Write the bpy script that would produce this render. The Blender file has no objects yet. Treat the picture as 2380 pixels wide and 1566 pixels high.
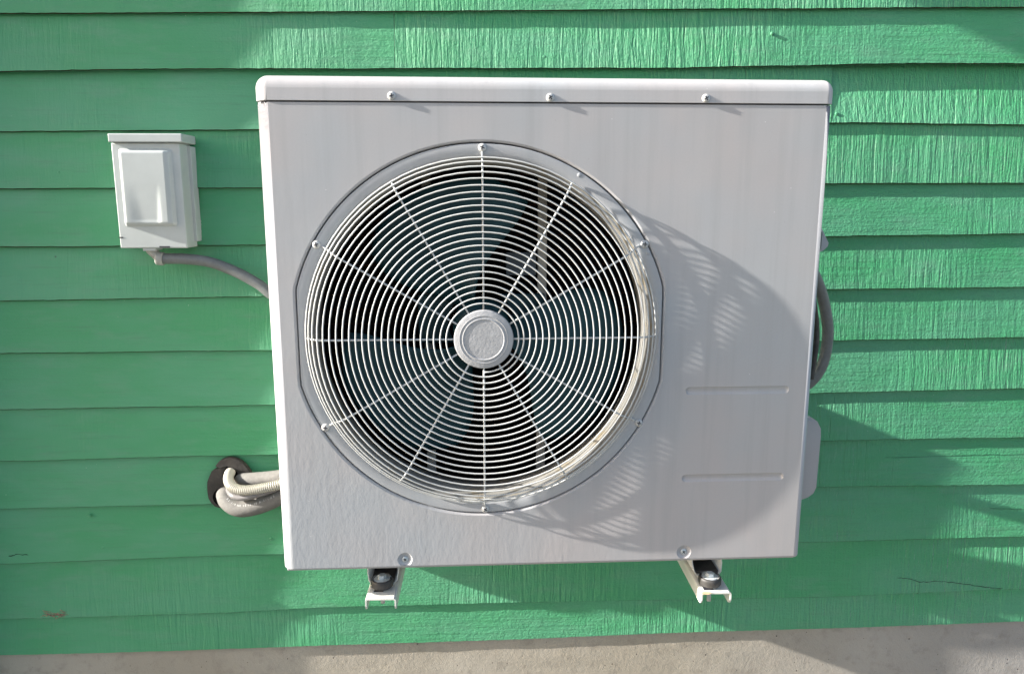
import bpy, bmesh, math, random
from mathutils import Vector, Matrix, noise
from math import sin, cos, pi, radians, sqrt, atan2
random.seed(7)
S = bpy.context.scene
C = S.collection

# ------------------------------------------------------------------ camera
CAM = Vector((0.0, -1.227, 1.6)); PITCH = radians(10.5); YAW = radians(2.0); F = 1750/2380
FWD = Vector((sin(YAW)*cos(PITCH), cos(YAW)*cos(PITCH), -sin(PITCH)))
RIGHT = Vector((cos(YAW), -sin(YAW), 0)); UP = RIGHT.cross(FWD)
cd = bpy.data.cameras.new('camera'); cam = bpy.data.objects.new('camera', cd); C.objects.link(cam)
cd.sensor_width = 36; cd.lens = 36*F; cd.clip_start = .01; cd.clip_end = 2000
cam.matrix_world = Matrix.Translation(CAM) @ Matrix((RIGHT, UP, -FWD)).transposed().to_4x4()
S.camera = cam

# ------------------------------------------------------------------ light
SD = Vector((1.0, 0.106, -0.41)).normalized()          # direction the sunlight travels
w = bpy.data.worlds.new('World'); S.world = w; w.use_nodes = True
nt = w.node_tree; nt.nodes.clear()
sk = nt.nodes.new('ShaderNodeTexSky'); sk.sky_type = 'NISHITA'; sk.sun_disc = False
sk.sun_elevation = math.asin(-SD.z); sk.sun_rotation = atan2(-SD.x, -SD.y)
sk.air_density = 1.0; sk.dust_density = 2.5; sk.ozone_density = 1.0
bg = nt.nodes.new('ShaderNodeBackground'); bg.inputs[1].default_value = .090
wo = nt.nodes.new('ShaderNodeOutputWorld')
nt.links.new(sk.outputs[0], bg.inputs[0]); nt.links.new(bg.outputs[0], wo.inputs[0])
sl = bpy.data.lights.new('sun', 'SUN'); sl.energy = 5.0; sl.angle = radians(.5); sl.color = (1, .955, .88)
so = bpy.data.objects.new('sun', sl); C.objects.link(so)
so.rotation_euler = SD.to_track_quat('-Z', 'Y').to_euler(); so.location = (-5, -1, 4)
S.view_settings.view_transform = 'Standard'; S.view_settings.look = 'None'
S.view_settings.exposure = 1.62; S.view_settings.gamma = 1; S.view_settings.use_curve_mapping = False

# ------------------------------------------------------------------ measuring helpers
def ray(px, py):
    return FWD + RIGHT*((px-1190)/1750) - UP*((py-783)/1750)
def at(px, py, Y):                     # point of the photograph on the vertical plane y = Y
    v = ray(px, py); return CAM + v*((Y-CAM.y)/v.y)
def atz(px, py, Z):                    # the same on the horizontal plane z = Z
    v = ray(px, py); return CAM + v*((Z-CAM.z)/v.z)

# ------------------------------------------------------------------ materials
def mat(name):
    m = bpy.data.materials.new(name); m.use_nodes = True
    t = m.node_tree; b = t.nodes['Principled BSDF']
    return m, t, b
def N(t, kind, **kw):
    n = t.nodes.new(kind)
    for k, v in kw.items():
        if k in n.inputs.keys(): n.inputs[k].default_value = v
        else: setattr(n, k, v)
    return n
def lk(t, a, b): t.links.new(a, b)
def mth(t, op, a, b=None, c=None, clamp=False):
    n = t.nodes.new('ShaderNodeMath'); n.operation = op; n.use_clamp = clamp
    for i, x in enumerate((a, b, c)):
        if x is None: continue
        if isinstance(x, (int, float)): n.inputs[i].default_value = x
        else: t.links.new(x, n.inputs[i])
    return n.outputs[0]
def mapr(t, v, a, b, c=0., d=1.):
    n = t.nodes.new('ShaderNodeMapRange'); n.inputs[1].default_value = a; n.inputs[2].default_value = b
    n.inputs[3].default_value = c; n.inputs[4].default_value = d; t.links.new(v, n.inputs[0]); return n.outputs[0]
def mixc(t, f, a, b, mode='MIX'):
    n = t.nodes.new('ShaderNodeMix'); n.data_type = 'RGBA'; n.blend_type = mode
    for i, x in ((0, f), (6, a), (7, b)):
        if isinstance(x, (int, float)): n.inputs[i].default_value = x
        elif isinstance(x, tuple): n.inputs[i].default_value = (*x, 1)
        else: t.links.new(x, n.inputs[i])
    return n.outputs[2]
def coords(t, rnd=0.0):
    tc = t.nodes.new('ShaderNodeTexCoord'); o = tc.outputs['Object']
    if rnd:
        oi = t.nodes.new('ShaderNodeObjectInfo'); r = mth(t, 'MULTIPLY', oi.outputs['Random'], rnd)
        cb = t.nodes.new('ShaderNodeCombineXYZ')
        lk(t, r, cb.inputs[0]); lk(t, mth(t, 'MULTIPLY', r, 1.7), cb.inputs[1]); lk(t, mth(t, 'MULTIPLY', r, 2.3), cb.inputs[2])
        va = t.nodes.new('ShaderNodeVectorMath'); va.operation = 'ADD'
        lk(t, o, va.inputs[0]); lk(t, cb.outputs[0], va.inputs[1]); o = va.outputs[0]
    return o
def ns(t, co, scale, detail=3, rough=.55, vec=(1, 1, 1)):
    mp = t.nodes.new('ShaderNodeMapping'); mp.inputs['Scale'].default_value = vec; lk(t, co, mp.inputs[0])
    n = t.nodes.new('ShaderNodeTexNoise'); n.inputs['Scale'].default_value = scale
    n.inputs['Detail'].default_value = detail; n.inputs['Roughness'].default_value = rough
    lk(t, mp.outputs[0], n.inputs['Vector']); return n.outputs['Fac']
def bump(t, b, parts, base=None):
    """parts: list of (height socket 0..1, metres)"""
    prev = base
    for h, d in parts:
        n = t.nodes.new('ShaderNodeBump'); n.inputs['Strength'].default_value = 1; n.inputs['Distance'].default_value = d
        lk(t, h, n.inputs['Height'])
        if prev is not None: lk(t, prev, n.inputs['Normal'])
        prev = n.outputs[0]
    lk(t, prev, b.inputs['Normal']); return prev
def speck(t, co, scale, lo, hi):       # sparse round flecks
    v = t.nodes.new('ShaderNodeTexVoronoi'); v.inputs['Scale'].default_value = scale; lk(t, co, v.inputs['Vector'])
    sep = t.nodes.new('ShaderNodeSeparateColor'); lk(t, v.outputs['Color'], sep.inputs[0])
    near = mapr(t, v.outputs['Distance'], lo, lo*.5)
    near.node.clamp = True
    rare = mth(t, 'GREATER_THAN', sep.outputs[0], hi)
    return mth(t, 'MULTIPLY', near, rare)

GREEN = (.048, .300, .142); GREEN2 = (.018, .285, .098); GREEN3 = (.086, .285, .162)
def paint_board():
    m, t, b = mat('green_clapboard_paint')
    co = coords(t, 37.0)
    patch = mapr(t, ns(t, co, 2.2, 3, .6, (1, 1, 3)), .38, .62); patch.node.clamp = True
    c = mixc(t, patch, GREEN2, GREEN)
    dust = mapr(t, ns(t, co, 9, 5, .65, (1, 1, 3.5)), .5, .72); dust.node.clamp = True
    c = mixc(t, mth(t, 'MULTIPLY', dust, .55), c, GREEN3)
    streak = mapr(t, ns(t, co, 14, 4, .6, (.6, 1, 14)), .56, .75); streak.node.clamp = True
    c = mixc(t, mth(t, 'MULTIPLY', streak, .35), c, (.035, .15, .075))
    fine = ns(t, co, 420, 2, .5)
    c = mixc(t, mapr(t, fine, .35, .7, 0, .22), c, (.13, .32, .2))
    ck = mth(t, 'MAXIMUM', speck(t, co, 26, .035, .86), speck(t, co, 60, .05, .93))
    c = mixc(t, mth(t, 'MULTIPLY', ck, .8), c, (.36, .50, .40))
    dk = speck(t, ns_vec(t, co), 17, .05, .88)
    c = mixc(t, mth(t, 'MULTIPLY', dk, .7), c, (.02, .05, .03))
    # no darkening here where boards tuck under; the edge material paints the lap line
    lk(t, c, b.inputs['Base Color'])
    b.inputs['Roughness'].default_value = .5
    lk(t, mapr(t, fine, .2, .8, .58, .74), b.inputs['Roughness'])
    b.inputs['Specular IOR Level'].default_value = 1.0
    b.inputs['Sheen Weight'].default_value = .8; b.inputs['Sheen Roughness'].default_value = .30
    # relief: band-saw ribs across the grain, long grain, brush lumps
    m1 = mapr(t, ns(t, co, 1.6, 2, .5, (1, 1, .3)), .44, .60); m1.node.clamp = True
    ribs = ns(t, co, 150, 3, .6, (1, 1, .018)); ribs2 = ns(t, co, 40, 1, .5, (1, 1, .02))
    grain = ns(t, co, 95, 3, .6, (.06, 1, 1)); lumps = ns(t, co, 190, 4, .62, (.8, 1, 1.1)); curd = ns(t, co, 55, 3, .6)
    ribm = mth(t, 'MULTIPLY', ribs, m1); rib2m = mth(t, 'MULTIPLY', ribs2, m1)
    grm = mth(t, 'MULTIPLY', grain, mth(t, 'SUBTRACT', 1.15, m1))
    # regular saw marks: thin vertical grooves about 36 mm apart
    sx = t.nodes.new('ShaderNodeSeparateXYZ'); lk(t, co, sx.inputs[0])
    wob = mth(t, 'MULTIPLY', ns(t, co, 7, 2, .5, (1, 1, .5)), 1.8)
    fr = mth(t, 'FRACT', mth(t, 'ADD', mth(t, 'MULTIPLY', sx.outputs[0], 27.0), wob))
    gv = mapr(t, mth(t, 'ABSOLUTE', mth(t, 'SUBTRACT', fr, .5)), 0, .07); gv.node.clamp = True
    gv = mth(t, 'MULTIPLY', gv, m1)
    raw = t.nodes.new('ShaderNodeSeparateXYZ'); lk(t, coords(t), raw.inputs[0])      # planed boards left, rough sawn right and at the foot
    fx_ = mapr(t, raw.outputs[0], -.75, .15, .22, 1.0); fx_.node.clamp = True
    fz_ = mapr(t, raw.outputs[2], .26, .16, .0, 1.0); fz_.node.clamp = True
    K = mth(t, 'MAXIMUM', fx_, mth(t, 'MULTIPLY', fz_, .45))
    gv, curd, rib2m, ribm, grm, lumps = [mth(t, 'MULTIPLY', q, K) for q in (gv, curd, rib2m, ribm, grm, lumps)]
    bump(t, b, [(gv, .0007), (curd, .0013), (rib2m, .0034), (ribm, .0048), (grm, .0022), (lumps, .0016)])
    return m
def ns_vec(t, co):
    v = t.nodes.new('ShaderNodeVectorMath'); v.operation = 'ADD'; v.inputs[1].default_value = (3.3, 1.1, 7.7)
    lk(t, co, v.inputs[0]); return v.outputs[0]

def simple(name, col, rough=.5, metal=0., spec=.5, var=.0, vscale=20, bumps=(), co_rnd=0, dirt=None):
    m, t, b = mat(name); co = coords(t, co_rnd)
    b.inputs['Base Color'].default_value = (*col, 1); b.inputs['Roughness'].default_value = rough
    b.inputs['Metallic'].default_value = metal; b.inputs['Specular IOR Level'].default_value = spec
    c = None
    if var:
        f = mapr(t, ns(t, co, vscale, 4, .6), .35, .68); f.node.clamp = True
        c = mixc(t, f, tuple(x*(1-var) for x in col), tuple(min(1, x*(1+var)) for x in col))
    if dirt:
        dcol, dsc, lo, hi, amt = dirt
        f = mapr(t, ns(t, co, dsc, 5, .65), lo, hi); f.node.clamp = True
        c = mixc(t, mth(t, 'MULTIPLY', f, amt), c if c is not None else col, dcol)
    if c is not None: lk(t, c, b.inputs['Base Color'])
    if bumps: bump(t, b, [(ns(t, co, s, 3, .6, v), d) for s, d, v in bumps])
    return m
def paint_unit(name, col=(.440, .437, .435), lumps=True):
    m, t, b = mat(name); co = coords(t)
    big = mapr(t, ns(t, co, 3.2, 3, .6), .35, .65); big.node.clamp = True
    c = mixc(t, big, (col[0]*.95, col[1]*.99, col[2]*1.04), (col[0]*1.05, col[1]*.99, col[2]*.99))
    pat = mapr(t, ns(t, ns_vec(t, co), 7, 4, .6, (1, 1, .6)), .5, .72); pat.node.clamp = True
    c = mixc(t, mth(t, 'MULTIPLY', pat, .35), c, (col[0]*.90, col[1]*.95, col[2]*.99))
    stre = mapr(t, ns(t, co, 55, 4, .65, (1, 1, .035)), .48, .78); stre.node.clamp = True
    c = mixc(t, mth(t, 'MULTIPLY', stre, .42), c, (col[0]*.76, col[1]*.76, col[2]*.78))
    gr = ns(t, co, 340, 3, .6)
    c = mixc(t, mapr(t, gr, .35, .7, 0, .13), c, (col[0]*.75, col[1]*.75, col[2]*.77))
    d1 = speck(t, co, 95, .085, .88); d2 = speck(t, co, 40, .04, .78)
    c = mixc(t, mth(t, 'MULTIPLY', d1, .5), c, (.30, .29, .30))
    c = mixc(t, mth(t, 'MULTIPLY', d2, .6), c, (.82, .82, .82))
    lk(t, c, b.inputs['Base Color']); b.inputs['Roughness'].default_value = .42
    lk(t, mapr(t, gr, .2, .8, .36, .52), b.inputs['Roughness'])
    b.inputs['Specular IOR Level'].default_value = .4
    if lumps:
        low = t.nodes.new('ShaderNodeSeparateXYZ'); lk(t, co, low.inputs[0])
        g = mth(t, 'ADD', mth(t, 'MULTIPLY', low.outputs[2], -1.6), mth(t, 'MULTIPLY', low.outputs[0], -1.2))   # rougher coat low on the left
        g = mapr(t, g, -.9, .25, .04, .8); g.node.clamp = True
        l1 = mth(t, 'MULTIPLY', ns(t, co, 150, 3, .6, (1, 1, .45)), g)
        bump(t, b, [(l1, .0004), (ns(t, co, 7, 2, .5), .0007)])
    return m

M = {}
M['board'] = paint_board()
M['unit'] = paint_unit('weathered_grey_enamel')
M['lid'] = paint_unit('weathered_grey_enamel_lid', (.475, .472, .47), False)
M['plate'] = paint_unit('grille_plate_enamel', (.42, .43, .435), False)
M['wire'] = simple('cream_coated_wire', (.58, .585, .575), .38, var=.08, vscale=60)
M['hub'] = simple('hub_cap_coating', (.42, .42, .43), .42, var=.08, vscale=50, bumps=[(160, .0005, (1, 1, 1))])
M['shroud'] = simple('shroud_plastic', (.22, .215, .20), .4, var=.12, vscale=12, dirt=((.20, .15, .07), 22, .52, .7, .8))
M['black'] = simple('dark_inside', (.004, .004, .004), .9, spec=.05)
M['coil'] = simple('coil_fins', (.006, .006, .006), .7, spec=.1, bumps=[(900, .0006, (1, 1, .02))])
M['copper'] = simple('dull_copper', (.06, .02, .01), .5, metal=.6)
M['blade'] = simple('fan_blade_plastic', (.010, .045, .055), .5, spec=.3, var=.2, vscale=14)
M['strut'] = simple('galvanised_strut', (.48, .43, .36), .55, var=.2, vscale=25)
M['rust'] = simple('faded_rust_stain', (.60, .45, .28), .6, var=.2, vscale=200)
M['tab'] = simple('blue_grey_tab', (.07, .085, .10), .5)
M['screw'] = simple('painted_screw', (.55, .55, .54), .35, var=.1, vscale=200)
M['steel'] = simple('zinc_steel', (.62, .66, .66), .35, metal=.3, var=.12, vscale=90)
M['slot'] = simple('dark_slot', (.03, .03, .04), .6)
M['bracket'] = simple('white_bracket_enamel', (.72, .71, .66), .35, var=.05, vscale=30, dirt=((.45, .28, .12), 40, .66, .8, .5))
M['rubber'] = simple('black_rubber', (.05, .047, .045), .55, var=.3, vscale=60)
M['box'] = simple('disconnect_box_enamel', (.46, .49, .485), .4, var=.04, vscale=18, dirt=((.42, .44, .42), 60, .58, .75, .3))
M['conduit'] = simple('grey_conduit_plastic', (.155, .165, .165), .38, var=.12, vscale=70)
M['fitting'] = simple('grey_fitting_plastic', (.34, .34, .32), .45, var=.1, vscale=60)
M['foam'] = simple('grey_pipe_foam', (.18, .173, .162), .8, spec=.2, var=.12, vscale=120, bumps=[(300, .0006, (1, 1, 1))])
M['hose'] = simple('cream_corrugated_hose', (.52, .49, .42), .4, var=.05)
M['cable'] = simple('grey_cable_sheath', (.20, .19, .19), .25, var=.12, vscale=60)
M['collar'] = simple('dark_rubber_collar', (.045, .040, .036), .6, var=.35, vscale=45, bumps=[(70, .002, (1, 1, 1)), (260, .0006, (1, 1, 1))], dirt=((.16, .14, .12), 50, .6, .75, .5))
M['print'] = simple('white_print', (.6, .6, .58), .6)
M['wood'] = simple('bare_splintered_wood', (.34, .22, .15), .8, var=.4, vscale=200, bumps=[(200, .002, (.1, 1, 1))])
M['crackline'] = simple('crack_shadow_green', (.010, .028, .018), .8)
M['dark_wood'] = simple('dark_sheathing', (.02, .02, .018), .9)
def concrete():
    m, t, b = mat('foundation_concrete'); co = coords(t)
    f = mapr(t, ns(t, co, 3.5, 4, .6), .35, .65); f.node.clamp = True
    c = mixc(t, f, (.37, .33, .27), (.45, .41, .35))
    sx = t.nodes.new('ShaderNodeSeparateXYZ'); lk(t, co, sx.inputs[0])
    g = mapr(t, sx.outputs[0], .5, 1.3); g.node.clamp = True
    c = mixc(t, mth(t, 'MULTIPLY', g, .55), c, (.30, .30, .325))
    f2 = mapr(t, ns(t, co, 26, 5, .7), .52, .7); f2.node.clamp = True
    c = mixc(t, mth(t, 'MULTIPLY', f2, .35), c, (.13, .115, .10))
    sand = ns(t, co, 420, 3, .7)
    c = mixc(t, mapr(t, sand, .35, .7, 0, .3), c, (.40, .36, .29))
    pits = mth(t, 'MAXIMUM', speck(t, co, 34, .07, .72), speck(t, co, 80, .10, .80))
    c = mixc(t, mth(t, 'MULTIPLY', pits, .85), c, (.05, .042, .036))
    wh = speck(t, ns_vec(t, co), 40, .04, .90); c = mixc(t, wh, c, (.6, .58, .54))
    lk(t, c, b.inputs['Base Color']); b.inputs['Roughness'].default_value = .9; b.inputs['Specular IOR Level'].default_value = .2
    bump(t, b, [(ns(t, co, 12, 3, .6), .002), (sand, .0011), (ns(t, co, 130, 3, .6), .0012), (mth(t, 'SUBTRACT', 1.0, pits), .002)])
    return m
M['concrete'] = concrete()
M['underside'] = simple('board_edge_grime_lap_shade', (.030, .045, .022), .85, spec=.15, var=.5, vscale=30, dirt=((.07, .05, .03), 24, .5, .7, .7))  # underside grime, and the painted lap shade along the lower edge
M['ground'] = simple('gravel_ground', (.15, .145, .13), .95, spec=.2, var=.25, vscale=6, bumps=[(60, .01, (1, 1, 1))])

# ------------------------------------------------------------------ object helpers
def tag(o, label=None, cat=None, group=None, kind=None):
    if label: o['label'] = label
    if cat: o['category'] = cat
    if group: o['group'] = group
    if kind: o['kind'] = kind
    return o
def root(name, loc, label, cat, group=None):
    o = bpy.data.objects.new(name, None); C.objects.link(o); o.location = loc; o.empty_display_size = .05
    return tag(o, label, cat, group)
def wloc(o):
    p = Vector((0, 0, 0))
    while o: p = p + Vector(o.location); o = o.parent
    return p
def obj(name, bm, m, parent=None, smooth=False, wn=False, keep=False):
    """bm in world coordinates; linked as ONE mesh under parent"""
    off = wloc(parent) if parent else Vector((0, 0, 0))
    if not keep:
        bmesh.ops.translate(bm, verts=bm.verts, vec=-off)
    bmesh.ops.recalc_face_normals(bm, faces=bm.faces)
    me = bpy.data.meshes.new(name); bm.to_mesh(me); bm.free()
    me.materials.append(M[m] if isinstance(m, str) else m)
    if smooth or wn: me.polygons.foreach_set('use_smooth', [True]*len(me.polygons))
    o = bpy.data.objects.new(name, me); C.objects.link(o)
    if parent: o.parent = parent
    if wn:
        for p in me.polygons:                                    # large flats stay exactly flat
            if p.normal.y < -.99995: p.use_smooth = False
        md = o.modifiers.new('normals', 'WEIGHTED_NORMAL'); md.weight = 100; md.keep_sharp = True
    return o
def box(bm, a, b, bev=0, seg=2, edges=None):
    a, b = Vector(a), Vector(b); c = (a+b)/2; s = b-a
    r = bmesh.ops.create_cube(bm, size=1, matrix=Matrix.Translation(c) @ Matrix.Diagonal((abs(s.x), abs(s.y), abs(s.z), 1)))
    vs = r['verts']
    if bev:
        es = {e for v in vs for e in v.link_edges}
        if edges: es = {e for e in es if edges(e)}
        bmesh.ops.bevel(bm, geom=list(es), offset=bev, segments=seg, affect='EDGES', profile=.5)
    return vs
def newbox(a, b, bev=0, seg=2, edges=None):
    bm = bmesh.new(); box(bm, a, b, bev, seg, edges); return bm
def catmull(pts, n=10):
    P = [Vector(p) for p in pts]; P = [2*P[0]-P[1]] + P + [2*P[-1]-P[-2]]; out = []
    for i in range(1, len(P)-2):
        for k in range(n):
            t = k/n; a, b, c, d = P[i-1:i+3]
            out.append(.5*((2*b)+(c-a)*t+(2*a-5*b+4*c-d)*t*t+(3*b-a-3*c+d)*t**3))
    out.append(P[-2]); return out
def tube(bm, path, rad, sides=12, cap=True):
    """rad: number or function(i, arc length)"""
    prev = None; rings = []; L = 0
    up = None
    for i, p in enumerate(path):
        d = (path[min(i+1, len(path)-1)]-path[max(i-1, 0)]).normalized()
        if up is None:
            up = Vector((0, 0, 1)) if abs(d.z) < .9 else Vector((0, 1, 0))
        up = (up-d*up.dot(d)).normalized(); s = d.cross(up)
        if i: L += (p-path[i-1]).length
        r = rad(i, L) if callable(rad) else rad
        rings.append([bm.verts.new(p+(up*cos(a)+s*sin(a))*r) for a in [2*pi*k/sides for k in range(sides)]])
    for A, B in zip(rings, rings[1:]):
        for k in range(sides):
            bm.faces.new((A[k], A[(k+1) % sides], B[(k+1) % sides], B[k]))
    if cap:
        bm.faces.new(rings[0][::-1]); bm.faces.new(rings[-1])
def lathe(bm, c, prof, n=48, axis='y', close=False):
    """profile (r, d) revolved round the axis through c; d runs along +axis"""
    rings = []
    for r, d in prof:
        if r < 1e-6:
            q = Vector(c) + (Vector((0, d, 0)) if axis == 'y' else Vector((0, 0, d)))
            rings.append([bm.verts.new(q)]); continue
        ring = []
        for k in range(n):
            a = 2*pi*k/n
            o = Vector((r*cos(a), d, r*sin(a))) if axis == 'y' else Vector((r*cos(a), r*sin(a), d))
            ring.append(bm.verts.new(Vector(c)+o))
        rings.append(ring)
    for A, B in zip(rings, rings[1:]):
        for k in range(n):
            a = [A[k % len(A)], A[(k+1) % len(A)]] if len(A) > 1 else [A[0]]
            b = [B[(k+1) % len(B)], B[k % len(B)]] if len(B) > 1 else [B[0]]
            if len(a)+len(b) > 2: bm.faces.new(a+b)

# ================================================================== SETTING
bm = bmesh.new()
bmesh.ops.create_grid(bm, x_segments=1, y_segments=1, size=400)
tag(obj('ground', bm, 'ground'), kind='structure')
# ------------------------------------------------------------------ clapboard wall
YW = .487                                       # depth of the boards' bottom edges
XL, XR = -3.2, 3.4
LINES = [                                       # bottom edge of every board, measured in the photograph
 [(0, 33), (595, 30), (1190, 26), (1900, 21), (2380, 18)],
 [(0, 168), (330, 162), (700, 161), (1190, 160.5), (1600, 159), (1930, 153), (2070, 148.5), (2380, 150)],
 [(0, 308), (595, 302.7), (1190, 295), (1930, 286), (2380, 291.5)],
 [(0, 440), (595, 438), (1190, 434), (1920, 428), (2380, 427)],
 [(0, 575), (620, 571), (1190, 562), (1930, 551), (2380, 544)],
 [(0, 701), (600, 690), (1190, 682), (1930, 673.5), (2380, 668.5)],
 [(0, 822), (600, 816), (1190, 806), (1900, 793.5), (2380, 785)],
 [(0, 953), (640, 942.6), (1190, 930), (1890, 915), (2380, 903.6)],
 [(0, 1073), (650, 1056), (1190, 1042), (1905, 1025), (2380, 1017)],
 [(0, 1184), (500, 1172), (1190, 1152), (1900, 1133), (2380, 1126.5)],
 [(0, 1312), (650, 1288), (1190, 1276), (1855, 1262), (2380, 1247)],
 [(0, 1440), (480, 1427), (790, 1411), (1190, 1401), (1587, 1394), (1900, 1389), (2380, 1369)],
 [(0, 1523), (300, 1516.5), (793, 1499), (1190, 1487), (1587, 1470), (2000, 1459), (2380, 1444)]]
LIP = [.0125, .0178, .0094, .0115, .0128, .0100, .0109, .0104, .0104, .0098, .0092, .0071, .0089]   # board i over board i+1
def zline(i):
    P = [at(x, y, YW) for x, y in LINES[i]]; xs = [p.x for p in P]; zs = [p.z for p in P]
    def f(x):
        if x <= xs[0]: return zs[0]+(x-xs[0])*.006
        if x >= xs[-1]: return zs[-1]+(x-xs[-1])*.006
        for k in range(len(xs)-1):
            if x <= xs[k+1]:
                u = (x-xs[k])/(xs[k+1]-xs[k]); return zs[k]*(1-u)+zs[k+1]*u
    g = lambda x: (f(x-.10)+2*f(x-.05)+2*f(x)+2*f(x+.05)+f(x+.10))/8
    return g
ZL = [zline(i) for i in range(13)]
SP = .129
above = [(lambda k: (lambda x: ZL[0](x)+SP*k))(k) for k in range(10, 0, -1)]
ALL = above + ZL; LIPS = [.0105]*10 + LIP
wall = root('clapboard_wall', (0, .5, ALL[-1](0)), 'green painted horizontal clapboard wall behind the outdoor unit', 'wall')
def board(i, x0, x1):
    zb = ALL[i]; lip_up = LIPS[i-1] if i else .01
    if i == 12 and x0 > 0: lip_up = .0245
    zt = (lambda x: ALL[i-1](x)) if i else (lambda x: ALL[0](x)+SP)
    vis = i >= 9; n = max(2, int((x1-x0)/(.009 if vis else .1)))
    bm = bmesh.new(); cols = []; sd = i*7.31
    TH = .009 + .0
    for k in range(n+1):
        x = x0+(x1-x0)*k/n
        wv = .0011*noise.noise((x*1.7, sd, 0)) + .0006*noise.noise((x*9, sd, 5))
        ez = (.0011*noise.noise((x*5, sd, 9)) + .0010*noise.noise((x*45, sd, 2)) + .0005*noise.noise((x*140, sd, 4))) if vis else 0
        b0 = zb(x)+ez; t0 = zt(x); H = t0-b0
        col = []
        for u in (0, .015, .1, .3, .55, .8, 1.0, 1.18):
            z = b0+H*u; lean = (YW + wv) + lip_up*min(u, 1.1)
            y = lean + (.0004*noise.noise((x*22, z*30, sd)) if 0 < u < 1 else 0)
            if u == 0: y += .0034          # lower edge leans in; this strip gets the painted lap shade
            col.append(bm.verts.new((x, y, z)))
        zback = b0+.0075
        col.append(bm.verts.new((x, col[-1].co.y+TH, col[-1].co.z)))          # top back
        col.append(bm.verts.new((x, YW+.0255, zback)))                           # bottom back
        cols.append(col)
    for A, B in zip(cols, cols[1:]):
        m_ = len(A)
        for k in range(m_): bm.faces.new((A[k], A[(k+1) % m_], B[(k+1) % m_], B[k]))
    bm.faces.new(cols[0]); bm.faces.new(cols[-1][::-1])
    o = obj('board', bm, 'board', wall, smooth=False)
    me = o.data; me.materials.append(M['underside'])          # grime on the underside; painted lap shadow on the leaning lower strip
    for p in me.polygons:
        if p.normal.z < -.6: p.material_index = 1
    return o
XJ = at(1937, 230, YW).x; XJ2 = at(916, 100, YW).x
for i in range(len(ALL)):
    if i == 12: board(i, XL, XJ-.0006); board(i, XJ+.0006, XR)
    elif i == 11: board(i, XL, XJ2-.0005); board(i, XJ2+.0005, XR)
    else: board(i, XL, XR)
obj('sheathing', newbox((XL, .522, .35), (XR, .60, 3.4)), 'dark_wood', wall)
# nail heads, half sunk in the paint
def nail(px, py, r=.0036, proud=.0010):
    p = at(px, py, YW+.003); bm = bmesh.new()
    lathe(bm, p, [(0, -proud-.0002), (r*.8, -proud), (r, -proud*.5), (r, .006)], 10)
    obj('nail', bm, 'board', wall, smooth=True)
for q in ((1990, 137), (1945, 265), (1928, 414), (137, 402), (208, 1198), (607, 928), (240, 1272), (1265, 133), (300, 1290), (1765, 1360), (2187, 787), (630, 1251), (1795, 78)):
    nail(*q)
# splits and cracks in two boards
def crack(pts, wd=.0011):
    bm = bmesh.new(); vs = []
    P = [at(x, y, YW+.002) for x, y in pts]; Q = []
    for a, b in zip(P, P[1:]):
        for k in range(6):
            q = a.lerp(b, k/6); Q.append(q + Vector((0, 0, random.uniform(-.0012, .0012))))
    Q.append(P[-1])
    for i, q in enumerate(Q):
        h = wd*(.35+.65*random.random())*(1 if 0 < i < len(Q)-1 else .1)
        f = face_y(q.x, q.z)-.0005
        vs.append((bm.verts.new((q.x, f, q.z-h)), bm.verts.new((q.x, f-.0002, q.z+h)), bm.verts.new((q.x, f+.002, q.z))))
    for A, B in zip(vs, vs[1:]):
        bm.faces.new((A[0], B[0], B[1], A[1])); bm.faces.new((A[1], B[1], B[2], A[2])); bm.faces.new((A[2], B[2], B[0], A[0]))
    obj('crack', bm, 'crackline', wall)
def face_y(x, z):
    for i in range(len(ALL)-1, 0, -1):
        if z < ALL[i-1](x):                       # face of the board below that lap
            u = (z-ALL[i](x))/(ALL[i-1](x)-ALL[i](x))
            return YW + .0011*noise.noise((x*1.7, i*7.31, 0)) + .0006*noise.noise((x*9, i*7.31, 5)) + LIPS[i-1]*u
    return YW
crack([(2085, 1342), (2115, 1344), (2140, 1352), (2180, 1350), (2230, 1354), (2280, 1362), (2330, 1366)])
crack([(2136, 1352), (2137, 1362), (2132, 1380)], .0008)
crack([(2300, 1181), (2350, 1183), (2390, 1184)], .0006)
crack([(2060, 1064), (2200, 1060), (2300, 1058), (2390, 1056)], .0004)
crack([(20, 1292), (40, 1287), (66, 1289)], .0014)
# splintered patch where paint has come off
bm = bmesh.new()
for k in range(46):
    u = random.gauss(0, .5); px = 133+u*26; py = 1428+random.gauss(0, 3.2)+abs(u)*-1
    p = at(px, py, YW); y = face_y(p.x, p.z); l = random.uniform(.003, .011); a = random.gauss(0, .35); h = random.uniform(.0003, .0010)
    d = Vector((cos(a), 0, sin(a)))*l; e = Vector((-sin(a), 0, cos(a)))*h; q = Vector((p.x, y-.0004, p.z))
    top = q+Vector((0, -random.uniform(.0006, .0025), 0))
    a_, b_, c_ = bm.verts.new(q-d-e), bm.verts.new(q+d), bm.verts.new(q-d+e); t_ = bm.verts.new(top)
    bm.faces.new((a_, b_, t_)); bm.faces.new((b_, c_, t_)); bm.faces.new((c_, a_, t_))
tag(obj('splinters', bm, 'wood', wall), 'bare splintered wood patch where the green paint has peeled', kind='stuff')

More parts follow.
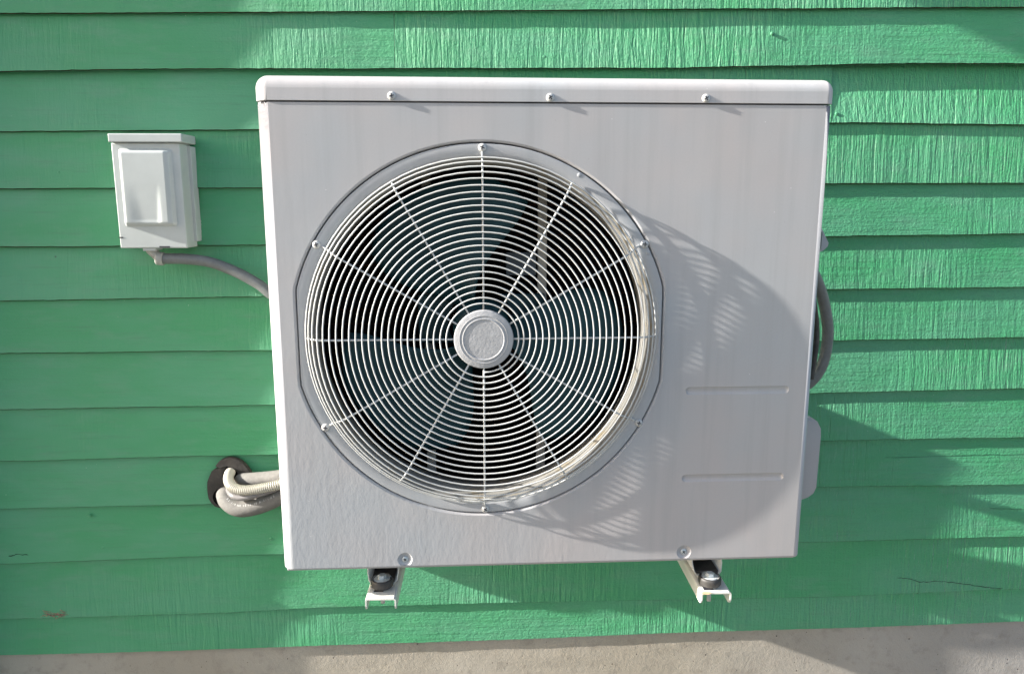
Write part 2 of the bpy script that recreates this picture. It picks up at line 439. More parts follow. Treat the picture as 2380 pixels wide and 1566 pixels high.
# ------------------------------------------------------------------ foundation
bm = bmesh.new(); zt = ALL[-1](0)+.06
n = 160
yf = YW+LIP[-1]
for k in range(n):
    pass
rows = []
for j in range(40):
    z = zt-(zt+.05)*j/39
    rows.append([bm.verts.new((XL+(XR-XL)*k/n, yf+.0012*noise.noise((XL+(XR-XL)*k/n*3, z*6, 1))+.0008*noise.noise((k*.31, z*25, 4)), z)) for k in range(n+1)])
for A, B in zip(rows, rows[1:]):
    for k in range(n): bm.faces.new((A[k], B[k], B[k+1], A[k+1]))
bk = [bm.verts.new(p) for p in ((XL, .8, zt), (XR, .8, zt), (XR, .8, -.05), (XL, .8, -.05))]
bm.faces.new([bk[0], bk[1]] + rows[0][::-1]); bm.faces.new([bk[3], bk[0]]+[r[0] for r in rows]); bm.faces.new([bk[2], bk[1]]+[r[-1] for r in rows])
bm.faces.new(bk)
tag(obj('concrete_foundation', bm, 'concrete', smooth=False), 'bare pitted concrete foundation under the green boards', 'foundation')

# ------------------------------------------------------------------ unseen blockers added left of the frame to shade the wall
ds = root('shade_post', (-1.34, .45, 0), 'unseen green post added left of the disconnect box to shade the wall', 'shade_post')
XD = -1.262
obj('pipe', newbox((XD-.075, YW-.079, .12), (XD, YW-.002, 2.9), .006, 2), 'board', ds)  # added blocker body out of view; its edge shades the left wall
for z in (.9, 2.6): obj('blocker_band', newbox((XD-.095, YW-.0815, z), (XD+.004, YW-.001, z+.03), .001), 'board', ds)
cy = root('shade_bar', (-1.45, .45, 2.93), 'unseen green timber bar added high on the left to shade the right boards', 'shade blocker')
obj('blocker_bar', newbox((-1.50, -.15, 3.075), (-1.42, YW, 3.26), .004), 'board', cy)  # added out of view; its shadow darkens the upper right boards
obj('strut', newbox((-1.49, -.05, 3.005), (-1.43, YW-.001, 3.073), .003), 'board', cy)

# ================================================================== OUTDOOR UNIT
ux0, ux1, uz0, uz1, YB = -.3555, .5600, .9655, 1.7855, .30
unit = root('heat_pump_unit', ((ux0+ux1)/2, .15, uz0), 'large grey-white outdoor heat pump with a round wire fan grille mounted on the green wall', 'heat pump')
zs = at(1280, 238, 0).z                                  # seam under the lid
PC = Vector((-.0065, 0, 1.3744)); PR = .3104; PX = .3005  # grille plate: circle clipped left and right
def outline(off=0., n=120):
    pts = []
    for k in range(n):
        a = 2*pi*k/n; r = PR+off; x = r*cos(a); z = r*sin(a); x = max(-PX-off, min(PX+off, x))
        pts.append((PC.x+x, PC.z+z))
    return pts
def capsule(cx, cz, w_, h_, n=8):
    pts = []; r = h_/2
    for s, a0 in ((1, -pi/2), (-1, pi/2)):
        for k in range(n+1):
            a = a0+pi*k/n; pts.append((cx+s*(w_/2-r)+r*cos(a), cz+r*sin(a)))
    return pts
def circ(cx, cz, r, n=28): return [(cx+r*cos(2*pi*k/n), cz+r*sin(2*pi*k/n)) for k in range(n)]
# front panel: a shell with rounded uprights
bm = bmesh.new()
def fe(e):
    a, b = e.verts; return abs(a.co.x-b.co.x) < 1e-5 and abs(a.co.y-b.co.y) < 1e-5 and a.co.y < .01 and b.co.y < .01
zp = zs-.0022
box(bm, (ux0+.0015, 0, uz0), (ux1-.0015, YB-.002, zp), .020, 12, lambda e: fe(e) and e.verts[0].co.x < 0)
re_ = [e for e in bm.edges if fe(e) and e.verts[0].co.x > .5 and abs(e.verts[0].co.y) < 1e-5]
bmesh.ops.bevel(bm, geom=re_, offset=.011, segments=8, affect='EDGES', profile=.5)
bot = [e for e in bm.edges if all(abs(v.co.z-uz0) < 1e-5 for v in e.verts) and max(v.co.y for v in e.verts) < .2]
bmesh.ops.bevel(bm, geom=bot, offset=.0045, segments=3, affect='EDGES', profile=.5)
front = max(bm.faces, key=lambda f: -f.normal.y*f.calc_area() if abs(f.calc_center_median().y) < 1e-4 else -1)
oe = list(front.edges); bmesh.ops.delete(bm, geom=[front], context='FACES_ONLY')
holes = [[(outline(.005), 0), (outline(.0028), .0008), (outline(.0011), .0030), (outline(.0009), .012)]]
SR = [(942, 1297), (1591, 1285)]
for px, py in SR:
    p = at(px, py, 0); holes.append([(circ(p.x, p.z, .0130), 0), (circ(p.x, p.z, .0118), .0008), (circ(p.x, p.z, .0070), .0040), (circ(p.x, p.z, .0001), .0041)])
for (a, b) in (((1595, 909), (1838, 909)), ((1586, 1113), (1825, 1111))):
    A, B = at(*a, 0), at(*b, 0); cx, cz, W_ = (A.x+B.x)/2, (A.z+B.z)/2, B.x-A.x
    holes.append([(capsule(cx, cz, W_, .0135), 0), (capsule(cx, cz, W_-.0008, .0125), .0006), (capsule(cx, cz, W_-.004, .0085), .0026), (capsule(cx, cz, W_-.0115, .0002), .0027)])
ring0 = []
for hl in holes:
    rings = [[bm.verts.new((x, y, z)) for x, z in pts] for pts, y in hl]
    L0 = rings[0]; es = [bm.edges.new((L0[k], L0[(k+1) % len(L0)])) for k in range(len(L0))]; ring0 += es
    for A, B in zip(rings, rings[1:]):
        for k in range(len(A)): bm.faces.new((A[k], A[(k+1) % len(A)], B[(k+1) % len(A)], B[k]))
bmesh.ops.triangle_fill(bm, use_beauty=True, use_dissolve=False, edges=[e for e in oe if e.is_valid]+ring0, normal=(0, -1, 0))
panel = obj('front_panel', bm, 'unit', unit, wn=True)
# lid
def rrect(x0, x1, y0, y1, rl, rr_, d):
    pts = []
    for cx, cy, r0, a0 in ((x0, y0, rl, pi), (x1, y0, rr_, 1.5*pi), (x1, y1, .003, 0), (x0, y1, .003, .5*pi)):
        sx_, sy_ = (1 if cx == x0 else -1), (1 if cy == y0 else -1); r0 = max(r0-d, .0004)
        ox, oy = cx+sx_*(d+r0), cy+sy_*((d if cy == y0 else 0)+r0)
        for k in range(9):
            a = a0+.5*pi*k/8; pts.append((ox+r0*cos(a), oy+r0*sin(a)))
    return pts
bm = bmesh.new(); RL = .020
rings = [[bm.verts.new((x, y, z)) for x, y in rrect(ux0, ux1, -.0016, YB, .021, .012, d)] for z, d in
         [(zs, .0022), (zs, .0004), (zs+.0006, 0), (uz1-RL, 0)] + [(uz1-RL+RL*sin(pi/2*k/9), RL*(1-cos(pi/2*k/9))) for k in range(1, 10)]]
for A, B in zip(rings, rings[1:]):
    for k in range(len(A)): bm.faces.new((A[k], A[(k+1) % len(A)], B[(k+1) % len(B)], B[k]))
bm.faces.new(rings[0]); bm.faces.new(rings[-1])
lid = obj('lid', bm, 'lid', unit, wn=True)
# inner housing, dark
def shell(a, b):
    bm = bmesh.new(); v = box(bm, a, b)
    for f in list(bm.faces):
        if f.calc_center_median().y < a[1]+1e-4: bmesh.ops.delete(bm, geom=[f], context='FACES_ONLY')
    return bm
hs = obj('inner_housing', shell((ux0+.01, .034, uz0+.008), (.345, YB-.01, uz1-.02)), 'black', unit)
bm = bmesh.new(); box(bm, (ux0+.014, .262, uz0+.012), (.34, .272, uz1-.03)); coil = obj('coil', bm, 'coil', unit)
bm = bmesh.new()
for k in range(26):
    z = uz0+.04+k*.029
    tube(bm, [Vector((ux0+.02, .262, z)), Vector((.335, .262, z))], .0016, 5)
tag(obj('coil_tubes', bm, 'copper', coil), kind='stuff')
# grille plate: clipped disc with a round opening, bell-mouth shroud behind it
GR = .2925                                             # foot of the wire dome
bm = bmesh.new()
o1 = outline(-.0009); n = len(o1)
def ringv(pts, y): return [bm.verts.new((x, y, z)) for x, z in pts]
R = [ringv(outline(-.0009), .010), ringv(outline(-.0009), .0022), ringv(outline(-.0022), .0012)]
R.append(ringv([(PC.x+(GR+.0025)*cos(2*pi*k/n), PC.z+(GR+.0025)*sin(2*pi*k/n)) for k in range(n)], .0014))
R.append(ringv([(PC.x+(GR-.003)*cos(2*pi*k/n), PC.z+(GR-.003)*sin(2*pi*k/n)) for k in range(n)], .0050))
for A, B in zip(R, R[1:]):
    for k in range(n): bm.faces.new((A[k], A[(k+1) % n], B[(k+1) % n], B[k]))
plate = obj('grille_plate', bm, 'plate', unit, wn=True)
bm = bmesh.new()
lathe(bm, PC, [(GR-.003, .0050), (.2865, .0085), (.2820, .0120), (.2785, .018), (.2760, .026), (.2750, .036), (.2750, .066), (.2765, .066), (.2765, .030)], 120)
obj('fan_shroud', bm, 'shroud', unit, smooth=True)
# wire guard
guard = obj('wire_guard', (lambda b: b)(bmesh.new()), 'wire', unit) if False else None
prof = [(.0545, -.0280), (.0625, -.0280)]
r_ = .0625
for k in range(19): r_ += .01040; prof.append((r_, -.0280+.0012*(k/18)**2))
prof += [(.2690, -.0248), (.2775, -.0190), (.2845, -.0110), (.2908, -.0010)]
T = len(prof)-1; SEG = 84; path = []
import bisect
for k in range(T*SEG+1):
    u = k/SEG; i = min(int(u), T-1); f = u-i
    r = prof[i][0]*(1-f)+prof[i+1][0]*f; y = prof[i][1]*(1-f)+prof[i+1][1]*f
    a = -pi/2 + 2*pi*u + .0
    path.append(Vector((PC.x+.002+r*cos(a), y, PC.z+r*sin(a))))
bm = bmesh.new(); tube(bm, path, .0013, 7)
guard = obj('wire_guard', bm, 'wire', unit, smooth=True)
# spokes lie behind the spiral; six run to the screws, six bend down the shoulder
for k in range(12):
    a = pi/2 - k*pi/6
    d = Vector((cos(a), 0, sin(a)))
    pp = [(.042, -.0252), (.248, -.0245), (.2600, -.0235), (.2690, -.0205), (.2765, -.0150), (.2830, -.0080), (.2875, -.0015)]
    if k in (0, 2, 4, 6, 8, 10): pp += [(.2905, -.0010), (.2965, .0006)]
    pth = catmull([PC+Vector((.002, 0, 0))+d*r+Vector((0, y, 0)) for r, y in pp], 5)
    bm = bmesh.new(); tube(bm, pth, .0016, 7); obj('spoke', bm, 'wire', guard, smooth=True)
bm = bmesh.new()
lathe(bm, PC+Vector((.002, .004, 0)), [(.0475, -.0285), (.0485, -.0305), (.0478, -.0335), (.0465, -.0345), (.0405, -.0347), (.0396, -.0356), (.0384, -.0355), (.0378, -.0349), (.0352, -.0350), (.0342, -.0360), (.0328, -.0359), (.0320, -.0351), (.0, -.0352)], 72)
obj('hub_cap', bm, 'hub', guard, wn=True)
# fan
FC = PC+Vector((0, .11, 0))
bm = bmesh.new(); lathe(bm, FC, [(0, -.052), (.030, -.050), (.046, -.040), (.050, -.020), (.050, .02)], 32)
fan = obj('fan', bm, 'blade', unit, smooth=True)
def blade(mid):
    bm = bmesh.new(); nu, nv = 14, 16; g = []
    for i in range(nu+1):
        u = i/nu; r = .046+(.262-.046)*u; row = []
        for j in range(nv+1):
            v = j/nv-.5
            span = radians(34+46*sin(u*pi*.62)) ; sweep = radians(-16*u)
            a = mid+sweep+v*span
            rr = r-(.030*(abs(v)*2)**3*u)
            y = .10 + .055*v*(1-.25*u) - .012*cos(v*pi)*u
            row.append(bm.verts.new((PC.x+rr*cos(a), y, PC.z+rr*sin(a))))
        g.append(row)
    for A, B in zip(g, g[1:]):
        for j in range(nv): bm.faces.new((A[j], A[j+1], B[j+1], B[j]))
    o = obj('fan_blade', bm, 'blade', fan, smooth=True)
    md = o.modifiers.new('t', 'SOLIDIFY'); md.thickness = .003
for mid in (-8, 124, 236): blade(radians(mid))
# motor bracket: two uprights and the motor
for px in (1000, 1262):
    x = at(px, 800, .16).x
    obj('motor_strut', newbox((x-.0075, .165, uz0+.03), (x+.0095, .178, uz1-.03), .002), 'strut', unit)
obj('motor_crossplate', newbox((PC.x-.115, .150, 1.335), (PC.x+.118, .164, 1.425), .003), 'blade', unit)
# label-less plate seen up and right of the hub
p1, p2 = at(1180, 587, .15), at(1250, 640, .15)
obj('motor_tab', newbox((p1.x, .155, p2.z), (p2.x, .1645, p1.z), .001), 'tab', unit)
bm = bmesh.new(); lathe(bm, PC+Vector((0, .15, 0)), [(0, -.02), (.055, -.02), (.06, -.01), (.06, .05)], 32); obj('motor', bm, 'black', unit, smooth=True)

# screws: shared meshes
def screw_mesh(name, r, dome, slot=True):
    bm = bmesh.new(); lathe(bm, (0, 0, 0), [(0, -dome), (r*.45, -dome*.95), (r*.8, -dome*.68), (r*.98, -dome*.25), (r, .0004), (r, .002)], 20)
    me = bpy.data.meshes.new(name); bmesh.ops.recalc_face_normals(bm, faces=bm.faces); bm.to_mesh(me); bm.free()
    me.polygons.foreach_set('use_smooth', [True]*len(me.polygons)); return me
def cross_mesh(r, dome):
    bm = bmesh.new()
    for w_, h_ in ((r*.55, r*.13), (r*.13, r*.55)):
        box(bm, (-w_, -dome-.0002-(.00005 if w_ > h_ else 0), -h_), (w_, -dome*.7, h_))
    me = bpy.data.meshes.new('cross_recess'); bm.to_mesh(me); bm.free(); return me
S1 = screw_mesh('screw', .0066, .0031); S1.materials.append(M['screw']); X1 = cross_mesh(.0066, .0031); X1.materials.append(M['slot'])
S2 = screw_mesh('screw', .0055, .0022); S2.materials.append(M['steel']); X2 = cross_mesh(.0055, .0022); X2.materials.append(M['slot'])
def put_screw(parent, p, S_, X_, rot):
    o = bpy.data.objects.new('screw', S_); C.objects.link(o); o.parent = parent; o.location = Vector(p)-wloc(parent)
    c = bpy.data.objects.new('cross_recess', X_); C.objects.link(c); c.parent = o; c.rotation_euler = (0, rot, 0)
for px, py in ((911, 224), (1279, 227), (1643, 228)):
    p = at(px, py, -.0016); put_screw(unit, (p.x, -.0016, p.z), S1, X1, random.uniform(0, 1.5))
for px, py in ((1121, 343), (1500, 568), (1486, 984), (1128, 1182), (758, 991), (737, 568)):
    p = at(px, py, -.001); put_screw(unit, (p.x, .0010, p.z), S1, X1, random.uniform(0, 1.5))
for px, py in SR:
    p = at(px, py, .002); put_screw(unit, (p.x, .0038, p.z), S2, X2, random.uniform(0, 1.5))
# small rivets on the plate
for px, py in ((1347, 407), (1508, 588)):
    p = at(px, py, 0); bm = bmesh.new(); lathe(bm, (p.x, .0013, p.z), [(0, -.0004), (.0032, -.0006), (.0042, .0006)], 14); obj('rivet', bm, 'plate', unit, smooth=True)
# base pan edge
obj('base_pan', newbox((ux0+.006, .012, uz0-.006), (ux1-.006, YB-.006, uz0+.004), .002), 'unit', unit)
# valve cover and handle on the right flank
def flank(name, pts_px, Y0, Y1, m):
    P = [at(x, y, Y0) for x, y in pts_px]
    bm = bmesh.new(); f = bm.faces.new([bm.verts.new((p.x, Y0, p.z)) for p in P])
    r = bmesh.ops.extrude_face_region(bm, geom=[f]); vs = [v for v in r['geom'] if isinstance(v, bmesh.types.BMVert)]
    bmesh.ops.translate(bm, verts=vs, vec=(0, Y1-Y0, 0))
    es = [e for e in bm.edges if all(abs(v.co.y-Y0) < 1e-5 for v in e.verts)]
    bmesh.ops.bevel(bm, geom=es, offset=.006, segments=4, affect='EDGES')
    return obj(name, bm, m, unit, wn=True)
flank('valve_cover', [(1868, 974), (1882, 971), (1898, 976), (1911, 985), (1919, 1002), (1919, 1020), (1913, 1085), (1908, 1140), (1901, 1154), (1888, 1163), (1863, 1172)], .09, .24, 'unit')
flank('side_handle', [(1913, 520), (1923, 533), (1931, 552), (1938, 566), (1936, 574), (1925, 584), (1908, 592)], .10, .22, 'unit')
# feet: folded steel rails that carry the unit on the brackets
ZA = at(885, 1391, -.004).z                               # top face of the bracket arms
ARMS = []
for pl, pr in ((848, 920), (1630, 1700)):
    a, b = at(pl, 1391, -.004), at(pr, 1388, -.004); ARMS.append(((a.x+b.x)/2, b.x-a.x))
for (cx, wd) in ARMS:
    bm = bmesh.new(); hw = wd/2-.001; zf = ZA+.004
    prof2 = [(-hw-.0005, uz0-.001), (-hw-.0015, zf+.022), (-hw+.001, zf+.008), (-hw+.006, zf+.0018), (-hw+.014, zf), (hw-.014, zf), (hw-.006, zf+.0018), (hw-.001, zf+.008), (hw+.0015, zf+.022), (hw+.0005, uz0-.001)]
    fr = {0: .045, 1: .016, 2: .006, 3: .002, 4: .002, 5: .002, 6: .002, 7: .006, 8: .016, 9: .045}
    A = [bm.verts.new((cx+x, .042+fr[i]*.5, z)) for i, (x, z) in enumerate(prof2)]; B = [bm.verts.new((cx+x, .27, z)) for x, z in prof2]
    for k in range(len(A)-1): bm.faces.new((A[k], A[k+1], B[k+1], B[k]))
    o = obj('foot_rail', bm, 'bracket', unit, smooth=True); md = o.modifiers.new('t', 'SOLIDIFY'); md.thickness = .002; md.offset = 0
    bm = newbox((cx-hw+.006, .047, zf+.0035), (cx+hw-.006, .26, zf+.009)); obj('foot_shade_pad', bm, 'rubber', unit)  # dark pad added to stand for deep shade on the foot floor

# ================================================================== WALL BRACKETS
LB = ['left white steel bracket arm under the unit, with clean top face', 'right white steel bracket arm under the unit, with a rust stain on top']
PIX = [((888, 1343), 20), ((1650, 1338), 20)]
for bi, (cx, wd) in enumerate(ARMS):
    br = root('wall_bracket', (cx, YW, ZA-.03), LB[bi], 'bracket', 'white bracket arms carrying the unit')
    bm = bmesh.new(); h = .024; t_ = .0026; y0, y1 = -.004, YW-.012; hw = wd/2
    out = [(-hw, -h), (-hw, -.004), (-hw+.0012, -.0012), (-hw+.004, 0), (hw-.004, 0), (hw-.0012, -.0012), (hw, -.004), (hw, -h)]
    inn = [(hw-t_, -h), (hw-t_, -.0045), (hw-t_-.0015, -t_), (-hw+t_+.0015, -t_), (-hw+t_, -.0045), (-hw+t_, -h)]
    P = out+inn; secs = []
    for y, dz in ((y0, .6), (y0+.004, .88), (y0+.010, 1), (.16, 1.0), (y1, 1.9)):
        secs.append([bm.verts.new((cx+x, y, ZA+(z*dz if z <= -h else z))) for x, z in P])
    for A, B in zip(secs, secs[1:]):
        for k in range(len(P)): bm.faces.new((A[k], A[(k+1) % len(P)], B[(k+1) % len(P)], B[k]))
    for s in (secs[0], secs[-1]):
        bm.faces.new([s[0], s[1], s[12], s[13]]); bm.faces.new([s[6], s[7], s[8], s[9]]); bm.faces.new([s[1], s[2], s[3], s[4], s[5], s[6], s[9], s[10], s[11], s[12]])
    arm = obj('arm', bm, 'bracket', br)
    obj('wall_plate', newbox((cx-hw-.004, YW-.013, ZA-.055), (cx+hw+.004, YW+.004, ZA+.33), .002), 'bracket', br)
    # slot in the top face
    q = atz(*{0: (881, 1370), 1: (1645, 1366)}[bi], ZA)
    bm = bmesh.new(); box(bm, (q.x-.0085, q.y-.007, ZA-.001), (q.x+.0085, q.y+.035, ZA+.0004), .0)
    obj('slot', bm, 'slot', arm)
    if bi:
        q = atz(1641, 1378, ZA); bm = bmesh.new()
        bm.faces.new([bm.verts.new((q.x+.010*cos(a)*(1+.15*sin(3*a)), q.y+.005*sin(a), ZA+.0004)) for a in [2*pi*k/20 for k in range(20)]])
        obj('rust_stain', bm, 'rust', arm)
    # rubber damper, washer and bolt
    q = atz(*PIX[bi][0], ZA+.018); q = Vector((q.x, q.y, ZA+.004))
    bm = bmesh.new(); lathe(bm, q, [(.0188, 0), (.0200, .002), (.0205, .010), (.0195, .0138), (.0182, .0150), (.0170, .0150), (.0160, .0120), (.0150, .0095), (0, .0095)], 40, 'z')
    rb = obj('rubber_mount', bm, 'rubber', br, smooth=True)
    for a0 in (.3, 2.4, 4.5):
        bm = bmesh.new(); a = a0+bi
        pp = [q+Vector((cos(a+x)*.0163, sin(a+x)*.0163, .0142)) for x in [k*.18 for k in range(7)]]
        tube(bm, pp, .0011, 5); obj('rim_rib', bm, 'fitting', rb, smooth=True)
    bm = bmesh.new(); lathe(bm, q, [(.0145, .0096), (.0150, .0136), (.0142, .0146), (0, .0146)], 30, 'z'); obj('washer', bm, 'steel', br, smooth=False)
    bm = bmesh.new(); lathe(bm, q, [(.0078, .0146), (.0080, .0195), (.0070, .0208), (0, .0210)], 6, 'z'); obj('bolt_head', bm, 'steel', br)
    bm = bmesh.new(); lathe(bm, q+Vector((0, 0, -.034)), [(0, 0), (.004, .0), (.004, .03)], 8, 'z'); obj('bolt_shank', bm, 'steel', br, smooth=True)

# ================================================================== DISCONNECT BOX
YF = .422
db = root('disconnect_box', (at(350, 450, YF).x, YW, at(350, 577, YF).z), 'pale grey metal disconnect box with a moulded cover on the shaded left wall', 'electrical box')
tl, tr, bl, brr = at(264, 332, YF), at(421, 332, YF), at(273, 577, YF), at(431, 577, YF)
x0, x1, z0, z1 = (tl.x+bl.x)/2, (tr.x+brr.x)/2, (bl.z+brr.z)/2, tl.z
obj('back_box', newbox((x0+.006, YF+.042, z0+.012), (x1+.007, YW+.006, z1-.004), .0015, 2), 'box', db, wn=True)
cov = obj('cover', newbox((x0, YF, z0), (x1, YF+.060, z1), .0025, 2), 'box', db, wn=True)
# moulded front of the cover: flat upper half, scooped lower half between rails
a, b = at(274, 345, YF), at(414, 527, YF); mx0, mx1, mz1, mz0 = a.x, b.x, a.z, b.z
bm = bmesh.new(); nu, nv = 40, 56; g = []
def ss(a_, b_, x): t = max(0, min(1, (x-a_)/(b_-a_))); return t*t*(3-2*t)
for j in range(nv+1):
    v = j/nv; row = []
    for i in range(nu+1):
        u = i/nu
        edge = ss(0, .07, u)*ss(0, .07, 1-u)*ss(0, .05, 1-v)*ss(0, .05, v)
        rad = 1
        h = .0125*edge*(1-.15*v)
        if v < .56:
            k = (0.56-v)/.56
            wv_ = .12+.07*sin(k*pi)
            inner = ss(.08, .30+.15*k, u)*ss(.24-.0*k, .30+.06*k, 1-u)*ss(.0, .10, v)
            h -= .0034*k*inner*edge
        # stepped right rail
        h -= .0025*ss(.88, .90, u)*edge
        row.append(bm.verts.new((mx0+(mx1-mx0)*u, YF+.0006-h, mz0+(mz1-mz0)*v)))
    g.append(row)
for A, B in zip(g, g[1:]):
    for i in range(nu): bm.faces.new((A[i], A[i+1], B[i+1], B[i]))
obj('moulding', bm, 'box', cov, smooth=True)
# rain cap
a, b = at(249, 309, YF-.010), at(418, 331, YF-.010)
bm = newbox((a.x, YF-.010, b.z), (x1+.010, YW+.002, a.z-.001), .0022, 2); obj('rain_cap', bm, 'box', db, wn=True)
# latch slot, side notch, hinge tab
p = at(387-4, 575, YF); obj('latch_slot', newbox((p.x-.011, YF-.0006, z0+.001), (p.x+.011, YF+.004, z0+.0045)), 'slot', db)
p = at(276, 552, YF); obj('side_notch', newbox((x0-.0006, YF-.0006, p.z-.0012), (x0+.008, YF+.004, p.z+.0012)), 'slot', db)
obj('bottom_tab', newbox((x0+.045, YF+.004, z0-.006), (x0+.072, YF+.04, z0+.001), .001), 'box', db)
for dz in (.028, .052):
    bm = bmesh.new()
    c_ = Vector((x1+.0072, YF+.062, z0+dz)); pts = [c_+Vector((0, .009*cos(2*pi*k/20), .008*sin(2*pi*k/20))) for k in range(21)]
    tube(bm, pts, .0005, 5, False); obj('knockout', bm, 'box', db, smooth=True)
# elbow fitting below the box
fx = at(352, 585, .455).x
bm = bmesh.new()
e0 = [Vector((fx, .447, z0+.01)), Vector((fx+.002, .447, z0-.004)), Vector((fx+.012, .446, z0-.014)), Vector((at(375, 601, .446).x, .446, at(375, 601, .446).z)), Vector((at(392, 602, .446).x, .446, at(392, 602, .446).z))]
tube(bm, catmull(e0, 8), .0105, 16)
elb = obj('conduit_elbow', bm, 'fitting', db, smooth=True)
a, b = at(365, 600, .446), at(381, 602, .446)
bm = bmesh.new(); pth = [a+(b-a)*k/6 for k in range(7)]; pth = [pth[0]]+pth+[pth[-1]]
tube(bm, pth[1:-1], lambda i, L: .0148 if 0 < i < 6 else .0138, 20); obj('compression_ring', bm, 'fitting', db, smooth=True)

# ================================================================== CONDUIT, PIPES, HOSE
def P3(l): return [at(x, y, Y) for x, y, Y in l]
bm = bmesh.new()
cpth = P3([(378, 601, .446), (430, 602, .446), (490, 610, .446), (550, 633, .446), (600, 660, .445), (660, 698, .44)])
cpth += [Vector((-.30, .43, 1.345)), Vector((-.10, .42, 1.30)), Vector((.15, .41, 1.25)), Vector((.42, .395, 1.19))]
cpth += P3([(1800, 925, .36), (1870, 898, .34), (1910, 850, .335), (1924, 775, .33), (1914, 700, .32), (1893, 640, .30), (1860, 590, .28)])
tube(bm, catmull(cpth, 14), .0118, 16)
tag(obj('electrical_conduit', bm, 'conduit', smooth=True), 'grey flexible conduit running from the disconnect box and looping out right of the unit', 'conduit')
bm = bmesh.new(); tube(bm, catmull(P3([(1885, 880, .30), (1893, 830, .30), (1898, 770, .30), (1890, 700, .29), (1870, 640, .28)]), 10), .006, 10)
tag(obj('black_cable', bm, 'rubber', smooth=True), 'thin black cable curving beside the grey conduit at the right edge of the unit', 'cable')
# box added out of sight behind the unit to shade the lower right wall
dk = root('hidden_shade_box', (-.25, YW, .93), 'unseen pale box added behind the unit to shade the lower right wall', 'shade_box')
obj('shade_box_body', newbox((-.30, .345, .93), (-.20, YW+.004, 1.52), .004, 2), 'bracket', dk)
# hole collar
hc = root('rubber_collar', (at(530, 1130, YW).x, YW, at(530, 1130, YW).z), 'split black rubber collar round the pipe hole in the green wall', 'pipe collar')
def sheet(pts, y, th, m, parent, name):
    bm = bmesh.new(); n = len(pts)
    fr = [bm.verts.new((p[0], y+random.uniform(-.0008, .0008), p[1])) for p in pts]; f = bm.faces.new(fr)
    r = bmesh.ops.extrude_face_region(bm, geom=[f]); vs = [v for v in r['geom'] if isinstance(v, bmesh.types.BMVert)]
    bmesh.ops.translate(bm, verts=vs, vec=(0, th, 0))
    es = [e for e in bm.edges if all(v in fr for v in e.verts)]
    bmesh.ops.bevel(bm, geom=es, offset=.0012, segments=2, affect='EDGES')
    return obj(name, bm, m, parent)
def zoomp(l, Y): return [(at(500/1.0979+x/1851*260/1.0979, 1120/1.0979+y/1566*220/1.0979, Y)) for x, y in l]
up_ = [(350, 490), (400, 425), (470, 375), (560, 347), (650, 345), (730, 365), (810, 400), (870, 450), (930, 520), (985, 590), (1010, 680), (900, 760), (740, 700), (640, 560), (560, 492), (440, 520), (380, 510)]
lo_ = [(345, 545), (280, 590), (240, 680), (205, 780), (198, 880), (205, 980), (225, 1080), (270, 1160), (340, 1225), (420, 1250), (500, 1250), (560, 1180), (700, 950), (650, 600), (550, 500), (450, 530)]
sheet([(p.x, p.z) for p in zoomp(lo_, YW-.006)], YW-.006, .012, 'collar', hc, 'lower_flap')
sheet([(p.x, p.z) for p in zoomp(up_, YW-.010)], YW-.0105, .012, 'collar', hc, 'upper_flap')
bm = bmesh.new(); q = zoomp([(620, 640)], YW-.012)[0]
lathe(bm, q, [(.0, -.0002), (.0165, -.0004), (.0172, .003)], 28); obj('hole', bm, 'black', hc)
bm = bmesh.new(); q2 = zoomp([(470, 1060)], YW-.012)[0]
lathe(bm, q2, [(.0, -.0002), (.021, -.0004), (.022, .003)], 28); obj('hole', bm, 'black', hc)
def Z3(l): return [zoomp([(x, y)], Y)[0] for x, y, Y in l]
# upper foam pipe
bm = bmesh.new()
pth = Z3([(790, 735, .478), (840, 740, .463), (1000, 735, .452), (1300, 712, .440), (1700, 665, .425)]) + [Vector((-.36, .42, .988)), Vector((-.10, .40, 1.01)), Vector((.1, .40, 1.03)), Vector((.42, .385, 1.05)), Vector((.53, .33, 1.06))]
tube(bm, catmull(pth, 12), lambda i, L: .0165*(1-.35*math.exp(-L/.012)), 18)
up_pipe = tag(obj('insulated_pipe', bm, 'foam', smooth=True), 'upper short foam wrapped pipe leaving the wall collar toward the unit', 'pipe', 'foam insulated refrigerant pipes')
# big lower foam pipe
bm = bmesh.new()
lp = Z3([(520, 1000, .488), (530, 1040, .462), (570, 1130, .448), (700, 1230, .436), (860, 1262, .430), (1100, 1220, .427), (1350, 1130, .427), (1700, 985, .425)]) + [Vector((-.36, .42, .946)), Vector((-.10, .40, .965)), Vector((.1, .40, .975)), Vector((.42, .385, .99)), Vector((.53, .33, 1.0))]
lpp = catmull(lp, 14)
tube(bm, lpp, .0192, 20)
lowp = tag(obj('insulated_pipe', bm, 'foam', smooth=True), 'lower thick grey foam wrapped pipe with printed white lettering, sagging from the wall collar', 'pipe', 'foam insulated refrigerant pipes')
# cable between
bm = bmesh.new()
tube(bm, catmull(Z3([(600, 880, .47), (600, 940, .440), (660, 1020, .420), (780, 1060, .412), (960, 1045, .408), (1200, 985, .408), (1400, 915, .41), (1700, 820, .415)]) + [Vector((-.37, .41, .968)), Vector((-.10, .365, .985)), Vector((.1, .36, 1.0)), Vector((.42, .35, 1.01))], 12), .0070, 12)
tag(obj('grey_cable', bm, 'cable', smooth=True), 'smooth dark grey cable squeezed between the ribbed hose and the lower foam pipe', 'cable')
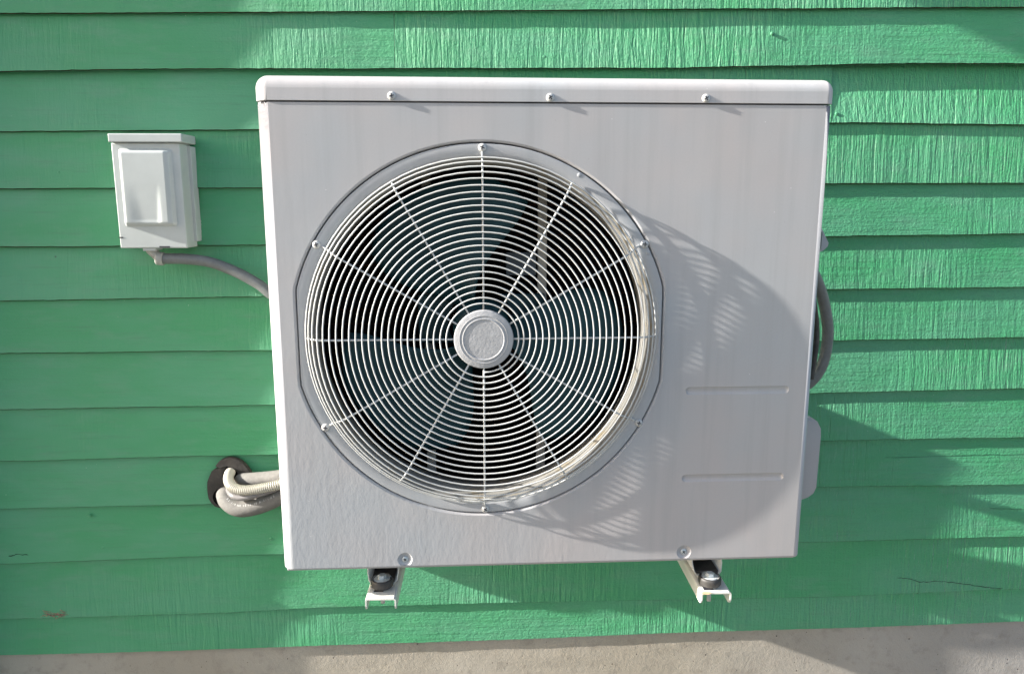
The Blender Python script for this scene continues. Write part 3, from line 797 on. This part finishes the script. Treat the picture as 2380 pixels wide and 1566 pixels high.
# corrugated drain hose
bm = bmesh.new()
hp = catmull(Z3([(640, 590, .482), (605, 640, .458), (592, 740, .436), (640, 850, .418), (780, 920, .408), (960, 925, .404), (1150, 900, .403), (1400, 852, .404), (1700, 790, .408)]) + [Vector((-.40, .405, .9725)), Vector((-.15, .37, .992))], 60)
# resample evenly
res = [hp[0]]; acc = 0
for a, b in zip(hp, hp[1:]):
    seg = (b-a).length
    while acc+seg >= .00075:
        t = (.00075-acc)/seg; a = a.lerp(b, t); res.append(a); seg = (b-a).length; acc = 0
    acc += seg
tube(bm, res, lambda i, L: .0106+.0011*sin(2*pi*L/.0046), 16)
tag(obj('drain_hose', bm, 'hose', smooth=True), 'cream corrugated drain hose curling out of the wall collar', 'hose')
# printing along the lower foam pipe
txt = 'R2 1/4 NE 15/5-38 R-1/1-05'
cum = [0]
for a, b in zip(lpp, lpp[1:]): cum.append(cum[-1]+(b-a).length)
pos = .055
bmt = bmesh.new()
for ch in txt:
    if ch != ' ':
        cu = bpy.data.curves.new('t', 'FONT'); cu.body = ch; cu.size = .0068; cu.extrude = .0001; cu.align_x = 'CENTER'; cu.align_y = 'CENTER'
        to = bpy.data.objects.new('t', cu); C.objects.link(to)
        me = to.to_mesh(depsgraph=None) if False else bpy.data.meshes.new_from_object(to)
        i = bisect.bisect(cum, pos); i = min(i, len(lpp)-2)
        p = lpp[i]; d = (lpp[i+1]-lpp[i-1]).normalized(); toc = (CAM-p).normalized()
        nrm = (toc+Vector((0, 0, .42))); nrm = (nrm-d*nrm.dot(d)).normalized(); upv = nrm.cross(d)
        Mx = Matrix((d, upv, nrm)).transposed().to_4x4(); Mx.translation = p+nrm*.0194
        me.transform(Mx); bmt.from_mesh(me); bpy.data.objects.remove(to); bpy.data.curves.remove(cu); bpy.data.meshes.remove(me)
    pos += .0050
obj('lettering', bmt, 'print', lowp)

# unit turned slightly away from the sun to soften the grille shadow
TURN = radians(1.1); R0 = Matrix.Rotation(TURN, 3, 'Z'); piv = Vector((ux0*.5+ux1*.5, 0, 0)); L_ = Vector(unit.location)
unit.location = piv + R0 @ (L_-piv); unit.rotation_euler = (0, 0, TURN)
